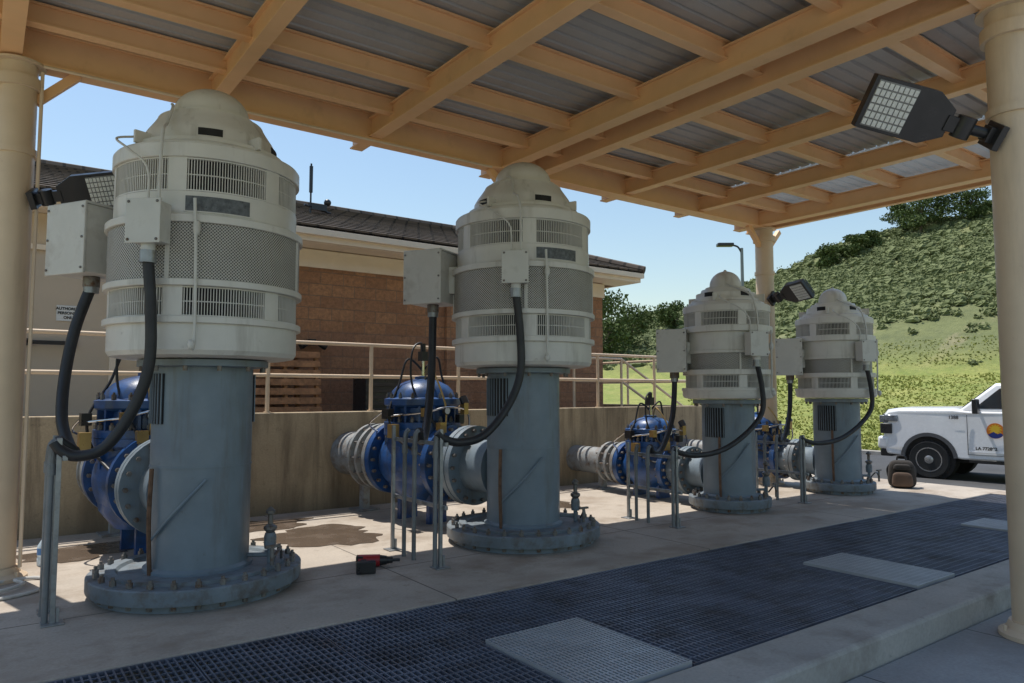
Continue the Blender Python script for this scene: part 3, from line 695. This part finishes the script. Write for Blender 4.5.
# ------------------------------------------------------------------ railing
rl=empty('railing',(0,9.74,1.33),'tan painted pipe railing along the retaining wall','railing')
for x in [-3.0,-1.4,.1,1.6,3.1,4.6,6.1,7.6,9.1,10.6,11.9]:
    m=MB(); m.cyl((x,0,0),(x,0,.96),.028,12); m.lathe([(.05,0),(.05,.015)],12,0,Matrix.Translation((x,0,0))); m.obj('post',railm,rl)
for z in(.96,.50):
    m=MB(); m.tube([(-3.0,0,z),(11.9,0,z),(11.9,6,z)],.027,12,0,1); m.obj('rail',railm,rl)
for y in(2,4,6):
    m=MB(); m.cyl((11.9,y,0),(11.9,y,.96),.027,12); m.obj('post',railm,rl)
for z in(.96,.5):
    m=MB(); m.tube([(9.4,1.0,z),(10.7,1.0,z),(12.6,1.0,z-1.0)],.027,12,0,1); m.obj('stair_rail',railm,rl)
for x in(9.4,10.7):
    m=MB(); m.cyl((x,1.0,-.08),(x,1.0,.96),.027,12); m.obj('post',railm,rl)
# ------------------------------------------------------------------ street lamp
sl=empty('street_lamp',(22.6,16.35,-.65),'grey street lamp with a flat head','street lamp')
m=MB(); m.lathe([(.09,0),(.055,7.6)],14); m.obj('pole',M('lamp_pole',(.2,.22,.22),.5),sl)
m=MB(); m.tube([(0,0,7.4),(-.12,.09,7.65),(-.35,.25,7.72)],.035,8); m.obj('arm',blackp,sl)
m=MB(); m.box((-.50,.36,7.72),(.6,.3,.12),0,Matrix.Rotation(rad(143),3,'Z')); m.obj('lamp_head',blackp,sl,bevel=.03)
# ------------------------------------------------------------------ truck
H=rad(98)
tr=empty('pickup_truck',(16.50,8.04,-.15),'white crew cab pickup truck with round door emblem','pickup truck',rot=(0,0,H))
tr.scale=(.96,.96,.96)
W=1.0
def arcpts(cx,r,cz,a0,a1,n=16): return [(cx+r*math.cos(rad(a0+(a1-a0)*i/n)),cz+r*math.sin(rad(a0+(a1-a0)*i/n))) for i in range(n+1)]
prof=[(-.06,.48),(-.02,.60),(0,.80),(0,1.15),(-.02,1.36),(-.08,1.43),(-.4,1.47),(-1.45,1.49),(-1.75,1.43),(-4.05,1.43),(-6.0,1.45),(-6.03,.62),(-5.9,.55)]+arcpts(-4.80,.52,.42,176,4)+[(-4.2,.44),(-1.6,.44)]+arcpts(-.99,.52,.42,176,4)
def extr(prof,levels):
    n=len(prof); vs=[];fs=[]
    for yy in levels:
        for (x,z) in prof: vs.append((x,yy,z))
    for j in range(len(levels)-1):
        for i in range(n):
            k=(i+1)%n; fs.append((j*n+i,j*n+k,(j+1)*n+k,(j+1)*n+i))
    fs.append(tuple(range(n-1,-1,-1))); fs.append(tuple((len(levels)-1)*n+i for i in range(n)))
    return vs,fs
m=MB(); vs,fs=extr(prof,[-W,-.85,-.5,0,.5,.85,W])
vs=[(x-(0.10*(abs(y)/W)**3 if x>-.3 else 0), y*(1-(.05 if z>1.3 else 0)-(.02 if x>-.5 else 0)), z+(.035*(1-(y/W)**2) if z>1.35 and x>-1.6 else 0)-(.03 if abs(y)>.95 and z>1.35 and x>-1.6 else 0)) for x,y,z in vs]
m.add(vs,fs)
body=m.obj('body',white,tr,bevel=.035,ang=30,seg=3)
seam=M('seam_dark',(.13,.13,.14),.6)
def frustum(m,b4,t4,mi=0): m.add(b4+t4,[(3,2,1,0),(4,5,6,7),(0,1,5,4),(1,2,6,5),(2,3,7,6),(3,0,4,7)],mi)
bw,tw=.93,.76
m=MB()
frustum(m,[(-1.5,-bw,1.40),(-1.5,bw,1.40),(-4.02,bw,1.40),(-4.02,-bw,1.40)],[(-2.2,-tw,2.01),(-2.2,tw,2.01),(-3.85,tw,2.01),(-3.85,-tw,2.01)])
m.obj('cab_roof',white,tr,bevel=.06,seg=3)
def quadp(m,pts,off,mi=0):
    P=[Vector(p) for p in pts]; n=(P[1]-P[0]).cross(P[2]-P[0]).normalized()*off; 
    m.add([p+n for p in P]+[p-n*.5 for p in P],[(0,1,2,3),(7,6,5,4),(0,4,5,1),(1,5,6,2),(2,6,7,3),(3,7,4,0)],mi)
def side(x,z,sgn,off=0):
    t=(z-1.40)/.61; return (x,sgn*(bw+(tw-bw)*t+off),z)
for sg in(1,-1):
    for pts in ([side(-1.84,1.49,sg),side(-2.28,1.90,sg),side(-2.85,1.92,sg),side(-2.85,1.49,sg)],[side(-2.95,1.49,sg),side(-2.95,1.92,sg),side(-3.70,1.90,sg),side(-3.78,1.49,sg)]):
        m=MB(); quadp(m,pts,.014); m.obj('side_window',glass,tr)
m=MB(); quadp(m,[(-1.62,-.84,1.505),(-1.62,.84,1.505),(-2.13,.72,1.95),(-2.13,-.72,1.95)],.014); m.obj('windshield',glass,tr)
m=MB(); quadp(m,[(-3.995,.8,1.49),(-3.995,-.8,1.49),(-3.87,-.7,1.93),(-3.87,.7,1.93)],.014); m.obj('rear_window',glass,tr)
for sg in(1,-1):
    for x0,x1 in((-1.72,-2.90),(-2.92,-3.98)):
        m=MB(); yy=sg*(W+.004)
        for a,b2,c,d in((x0,x0-.012,.55,1.36),(x1+.012,x1,.55,1.36),(x0,x1,.545,.555)): m.bb(min(a,b2),max(a,b2),yy-.004,yy+.004,c,d,0)
        m.box(((x0+x1)/2,yy,.60),(abs(x1-x0)-.06,.01,.015),1)
        dr_=m.obj('door',[seam,white],tr)
        m=MB(); m.box((x1+.16,sg*(W+.02),1.20),(.18,.03,.035)); m.obj('handle',white,dr_,bevel=.008)
    m=MB(); m.box((-1.93,sg*(W+.17),1.54),(.10,.20,.30)); m.box((-1.93,sg*(W+.02),1.46),(.06,.2,.04)); m.obj('mirror',blackp,tr,bevel=.03)
    m=MB(); m.box((-.10,sg*.80,1.24),(.18,.34,.16)); m.box((-.24,sg*.955,1.26),(.30,.06,.14)); m.obj('headlight',lampglass,tr,bevel=.02)
    m=MB(); m.box((-.15,sg*.87,1.03),(.24,.26,.22)); m.obj('fog_light',blackp,tr,bevel=.015)
    m=MB(); m.box((-5.98,sg*.90,1.15),(.12,.16,.4)); m.obj('tail_light',redp,tr,bevel=.02)
    m=MB(); m.box((-3.0,sg*(W-.02),.42),(2.5,.14,.06),0); m.obj('side_step',blackp,tr,bevel=.004)
m=MB(); m.box((-.02,0,1.14),(.10,1.24,.42)); m.obj('grille',blackp,tr,bevel=.02)
m=MB()
for i in range(3): m.box((.035,0,1.02+i*.12),(.02,1.16,.02))
m.obj('grille_bars',chrome,tr)
m=MB(); m.box((-.08,0,.72),(.24,1.98,.28)); m.obj('front_bumper',white,tr,bevel=.06,seg=3)
m=MB(); m.box((-.13,0,.50),(.26,1.9,.16)); m.obj('lower_valance',blackp,tr,bevel=.03)
m=MB(); m.box((-6.08,0,.62),(.2,1.9,.2)); m.obj('rear_bumper',chrome,tr,bevel=.03)
m=MB(); m.bb(-5.9,-.3,-.8,.8,.36,.47); m.obj('chassis',dark,tr)
for xw in(-.99,-4.80):
    for sg in(1,-1):
        m=MB(); n_=20
        for i in range(n_):
            a0=rad(4+172*i/n_);a1=rad(4+172*(i+1)/n_)
            q=[(xw+.47*math.cos(a0),.42+.47*math.sin(a0)),(xw+.545*math.cos(a0),.42+.545*math.sin(a0)),(xw+.545*math.cos(a1),.42+.545*math.sin(a1)),(xw+.47*math.cos(a1),.42+.47*math.sin(a1))]
            ys=(sg*(W-.06),sg*(W+.014)); V=[(p[0],yy,p[1]) for yy in ys for p in q]
            m.add(V,[(0,1,2,3),(7,6,5,4),(0,4,5,1),(1,5,6,2),(2,6,7,3),(3,7,4,0)])
        m.obj('wheel_arch_trim',M('arch_trim',(.10,.10,.105),.55),tr)
        m=MB(); m.lathe([(.49,-.05),(.49,.29)],28,0,Matrix.Translation((xw,sg*.66,.42))@Matrix.Rotation(rad(-90*sg),4,'X')); m.obj('wheel_well',dark,tr)
        w=bpy.data.objects.new('wheel',None); COL.objects.link(w); w.parent=tr; w.location=(xw,sg*.885,.40)
        T=Matrix.Rotation(rad(-90*sg),4,'X'); m=MB()
        m.lathe([(.24,-.12),(.37,-.13),(.39,-.10),(.395,0),(.39,.10),(.37,.13),(.25,.125)],40,0,T)
        for i in range(36):
            a=2*math.pi*i/36; m.box(T@Vector((.392*math.cos(a),.392*math.sin(a),0)),(.018,.035,.2),0,(T.to_3x3()@Matrix.Rotation(a,3,'Z')))
        m.obj('tyre',rubber,w)
        m=MB(); m.lathe([(.25,.10),(.255,.127),(.235,.127),(.22,.07),(.10,.06),(.10,.115),(.07,.135)],32,0,T)
        for i in range(8):
            a=2*math.pi*(i+.5)/8; m.lathe([(.038,.066),(.038,.072)],10,1,T@Matrix.Translation((.165*math.cos(a),.165*math.sin(a),0)))
        m.obj('rim',[steelw,dark],w)
SideL=Matrix.Rotation(rad(180),4,'Z')@Matrix.Rotation(rad(90),4,'X')
def sidem(x,z,off): return Matrix.Translation((x,W+off,z))@SideL
em=bpy.data.objects.new('door_emblem',None); COL.objects.link(em); em.parent=tr; em.matrix_local=sidem(-2.22,1.05,.006)
m=MB(); m.lathe([(.155,0),(.155,.003)],32,0); m.obj('emblem_disc',orange,em)
m=MB()
for i in range(12):
    a=2*math.pi*i/12; m.add([(.08*math.cos(a-.22),.08*math.sin(a-.22)+.03,.0045),(.08*math.cos(a+.22),.08*math.sin(a+.22)+.03,.0045),(.125*math.cos(a),.125*math.sin(a)+.015,.0045)],[(0,1,2)])
m.lathe([(.075,.004),(.075,.005)],24,0,Matrix.Translation((0,.03,0))); m.obj('emblem_sun',yellow,em)
m=MB()
pp=[(.153*math.cos(rad(a)),.153*math.sin(rad(a)),.006) for a in range(210,331,12)]; m.add(pp+[(.09,-.04,.006),(.03,-.065,.006),(-.03,-.02,.006),(-.09,-.055,.006)],[tuple(range(len(pp)+4))])
m.obj('emblem_mountain',navy,em)
text('1388',.095,letter,tr,sidem(-1.48,1.30,.006),bold=.003)
text('LA 772892',.085,letter,tr,sidem(-2.05,.68,.009),bold=.003)
# ------------------------------------------------------------------ backpack
bp=empty('backpack',(12.62,6.05,0),'dark canvas tool backpack standing on the concrete','backpack',rot=(0,0,rad(-62)))
def softbox(m,c,d,mi=0,e=.35,seed=0,n=24,k=16):
    vs=[];fs=[]
    for j in range(k+1):
        ph=-math.pi/2+math.pi*j/k
        for i in range(n):
            a=2*math.pi*i/n; sg=lambda v:(1 if v>=0 else -1)
            x=sg(math.cos(a))*abs(math.cos(a))**e*abs(math.cos(ph))**e; y=sg(math.sin(a))*abs(math.sin(a))**e*abs(math.cos(ph))**e; z=sg(math.sin(ph))*abs(math.sin(ph))**e
            w_=.05*noise.noise(Vector((x*2,y*2,z*2+seed)))
            tp=1-.18*(z*.5+.5)
            vs.append((c[0]+d[0]/2*x*(tp+w_),c[1]+d[1]/2*y*(tp+w_),c[2]+d[2]/2*z))
    for j in range(k):
        for i in range(n):
            q=(i+1)%n; fs.append((j*n+i,j*n+q,(j+1)*n+q,(j+1)*n+i))
    m.add(vs,fs,mi)
m=MB(); softbox(m,(0,0,.23),(.46,.26,.46),e=.5); m.obj('bag_body',bagm,bp,ang=80)
m=MB(); softbox(m,(0,-.16,.15),(.34,.12,.24),seed=4,e=.5); m.obj('front_pocket',bagt,bp,ang=80)
m=MB(); softbox(m,(0,-.13,.35),(.28,.10,.10),seed=7,e=.5); m.obj('upper_pocket',bagm,bp,ang=80)
m=MB(); m.tube([(-.07,.0,.44),(-.05,.0,.52),(.05,.0,.52),(.07,.0,.44)],.014,8); m.obj('handle',black,bp)
for sx in(-1,1):
    m=MB(); m.tube([(.12*sx,.12,.42),(.21*sx,.19,.28),(.17*sx,.14,.05)],.02,8); m.obj('shoulder_strap',black,bp)
# ------------------------------------------------------------------ drill
dr_=empty('cordless_drill',(2.98,6.22,0),'red and black cordless drill lying on the concrete','power tool',rot=(0,0,rad(-30)))
dr_.scale=(1.3,1.3,1.3)
m=MB(); m.cyl((-.10,0,.045),(.05,0,.045),.042,16); m.box((-.09,0,.045),(.05,.07,.07),1); m.cyl((.05,0,.045),(.10,0,.045),.038,16,1,.03); m.obj('drill_body',[redp,blackp],dr_,bevel=.004)
m=MB(); m.cyl((.10,0,.045),(.14,0,.045),.026,16,0,.02); m.cyl((.14,0,.045),(.19,0,.045),.010,10); m.obj('chuck',blackp,dr_)
m=MB(); m.box((-.05,-.10,.04),(.045,.16,.045),0,Matrix.Rotation(rad(10),3,'Z')); m.obj('grip',black,dr_,bevel=.01)
m=MB(); m.box((-.03,-.20,.045),(.13,.05,.08),1,Matrix.Rotation(rad(10),3,'Z')); m.box((-.03,-.17,.045),(.11,.03,.07),0); m.obj('battery',[dredp,blackp],dr_,bevel=.006)
bt=empty('water_bottle',(.55,8.1,0),'clear plastic water bottle on the floor','bottle')
pb=M('clear_plastic',(.55,.68,.78),.12,var=.3,scale=20)
m=MB(); m.lathe([(.055,0),(.06,.01),(.06,.07),(.055,.08),(.06,.09),(.06,.18),(.025,.24),(.02,.255)],16); m.obj('bottle_body',pb,bt)
m=MB(); m.lathe([(.022,.255),(.022,.28)],12); m.lathe([(.0615,.10),(.0615,.16)],16); m.obj('bottle_cap',M('blue_label',(.05,.2,.5),.4),bt)
gh=empty('coiled_hose',(.25,7.15,0),'white hose lying around the foot of the column','hose')
m=MB(); m.tube([(-.35,-.2,.015),(-.1,-.25,.015),(.2,-.1,.015),(.28,.25,.015),(.12,.38,.02),(-.2,.2,.03),(-.1,-.05,.03),(.1,.1,.035),(.05,.25,.04)],.014,8); m.obj('hose_coil',boxm,gh)
# ------------------------------------------------------------------ vegetation
rng=random.Random(3)
def leaves(m,c,rr,n,ls,hollow=.35):
    for _ in range(n):
        while True:
            p=Vector((rng.uniform(-1,1),rng.uniform(-1,1),rng.uniform(-1,1))); L=p.length
            if hollow<L<1: break
        p=Vector((p.x*rr[0],p.y*rr[1],p.z*rr[2]))+Vector(c)
        a=Vector((rng.gauss(0,1),rng.gauss(0,1),rng.gauss(0,1))).normalized(); b_=a.cross(Vector((rng.gauss(0,1),rng.gauss(0,1),rng.gauss(0,1)))).normalized()
        s=ls*rng.uniform(.6,1.3); a=a*s; b_=b_*s*.6
        m.add([p-a,p+b_,p+a,p-b_],[(0,1,2,3)])
def tree(az,d,h,w,n=2800,ls=.16):
    x,y=d*math.cos(rad(az)),d*math.sin(rad(az)); z=hz(x,y)-.2
    e=empty('tree',(x,y,z),'rounded dark green tree on the hillside','tree','trees on the hillside')
    m=MB(); m.lathe([(.22*h/6,0),(.13*h/6,h*.45)],8)
    blobs=[]
    for i in range(11):
        a=rng.uniform(0,6.28); r=rng.uniform(.1,.6)*w; zz=h*rng.uniform(.22,.8); blobs.append((r*math.cos(a),r*math.sin(a),zz))
    blobs.append((0,0,h*.85))
    for bl in blobs: m.cyl((0,0,h*.3),bl,.07*h/6,5,0,.02)
    m.obj('trunk',trunkm,e)
    m=MB()
    for bl in blobs: leaves(m,bl,(w*rng.uniform(.25,.42),w*rng.uniform(.25,.42),h*rng.uniform(.12,.22)),n//12,ls)
    m.obj('crown',leaf,e,smooth=False)
def azu(u): return 53.7-math.degrees(math.atan((u-512)/715))
for u,d,h,w in ((905,112,4.4,3.4),(922,108,5.4,4.4),(943,110,6,5),(964,110,5,4),(872,106,3.0,2.4),(850,104,3.6,2.8),(826,103,3.6,2.8),(985,114,3,3)):
    tree(azu(u),d,h,w)
for u,d,h,w in ((608,60,5.6,3.6),(628,66,4.6,3.4),(676,82,3.4,3),(598,56,4.2,3)):
    tree(azu(u),d,h,w,2400,.14)
m=MB(); cnt=0
while cnt<8000:
    az=rng.uniform(-2,50); d=50+67*rng.random()**.72; x,y=d*math.cos(rad(az)),d*math.sin(rad(az))
    if d<60 and rng.random()>((d-50)/10): continue
    nn=noise.noise(Vector((x*.07,y*.07,5)))
    if nn<-.32 and rng.random()<.6: continue
    s=rng.uniform(.35,1.1)*(.75 if d<64 else 1.0); z=hz(x,y); sx=s*rng.uniform(.8,1.3); hh=s*rng.uniform(.5,.85)
    vs=[];fs=[]; q=6
    for j,(rr,zz) in enumerate(((.85,-.3),(.85,.2),(.6,.6),(.25,.85))):
        for i in range(q):
            a=6.283*i/q+j*.4; k=rr*rng.uniform(.7,1.05); vs.append((x+sx*k*math.cos(a),y+s*k*math.sin(a),z+hh*zz*rng.uniform(.85,1.1)))
    for j in range(3):
        for i in range(q):
            l=(i+1)%q; fs.append((j*q+i,j*q+l,(j+1)*q+l,(j+1)*q+i))
    fs.append(tuple(3*q+i for i in range(q))); m.add(vs,fs)
    leaves(m,(x,y,z+hh*.35),(sx*1.1,s*1.1,hh*.95),22,.13,.6); cnt+=1
o=m.obj('hillside_shrubs',shrub,smooth=False); o['kind']='stuff'
m=MB()
for _ in range(22000):
    az=rng.uniform(2,40); d=20.9+rng.random()**1.1*34; x,y=d*math.cos(rad(az)),d*math.sin(rad(az))
    if x<20.7: continue
    z=hz(x,y); hgt=rng.uniform(.03,.11)*(1+.9*noise.noise(Vector((x*.3,y*.3,0))))
    for q in range(3):
        a=rng.uniform(0,3.14); dx,dy=.05*math.cos(a),.05*math.sin(a); lx,ly=rng.uniform(-.1,.1),rng.uniform(-.1,.1)
        m.add([(x-dx,y-dy,z-.02),(x+dx,y+dy,z-.02),(x+lx,y+ly,z+hgt)],[(0,1,2)])
o=m.obj('meadow_grass',tuft,smooth=False); o['kind']='stuff'
# ------------------------------------------------------------------ light
el=rad(70); hv=Vector((-.25,.97)).normalized()
SD=Vector((hv.x*math.cos(el),hv.y*math.cos(el),math.sin(el)))
w=bpy.data.worlds.new('World'); S.world=w; w.use_nodes=True; t=w.node_tree
sk=t.nodes.new('ShaderNodeTexSky'); sk.sky_type='NISHITA'; sk.sun_disc=False; sk.sun_elevation=el; sk.sun_rotation=math.atan2(hv.x,hv.y)
sk.dust_density=.6; sk.air_density=1.5; sk.ozone_density=2.5
bg=t.nodes['Background']; bg.inputs['Strength'].default_value=.145; t.links.new(sk.outputs[0],bg.inputs['Color'])
L=bpy.data.lights.new('sun','SUN'); L.energy=5.0; L.angle=rad(.5); L.color=(1,.95,.87)
lo=bpy.data.objects.new('sun',L); COL.objects.link(lo); lo.rotation_euler=(-SD).to_track_quat('-Z','Y').to_euler(); lo.location=(0,0,30)
# ------------------------------------------------------------------ camera
cam=bpy.data.cameras.new('camera'); co=bpy.data.objects.new('camera',cam); COL.objects.link(co); S.camera=co
cam.sensor_width=36; cam.lens=723/1024*36; cam.clip_end=6000; cam.clip_start=.05
yaw=rad(53.7); p=rad(4.03)
fw=Vector((math.cos(yaw)*math.cos(p),math.sin(yaw)*math.cos(p),math.sin(p)))
co.location=(0,0,1.6); co.rotation_euler=fw.to_track_quat('-Z','Y').to_euler()
S.view_settings.view_transform='Standard'; S.view_settings.look='None'; S.view_settings.exposure=0
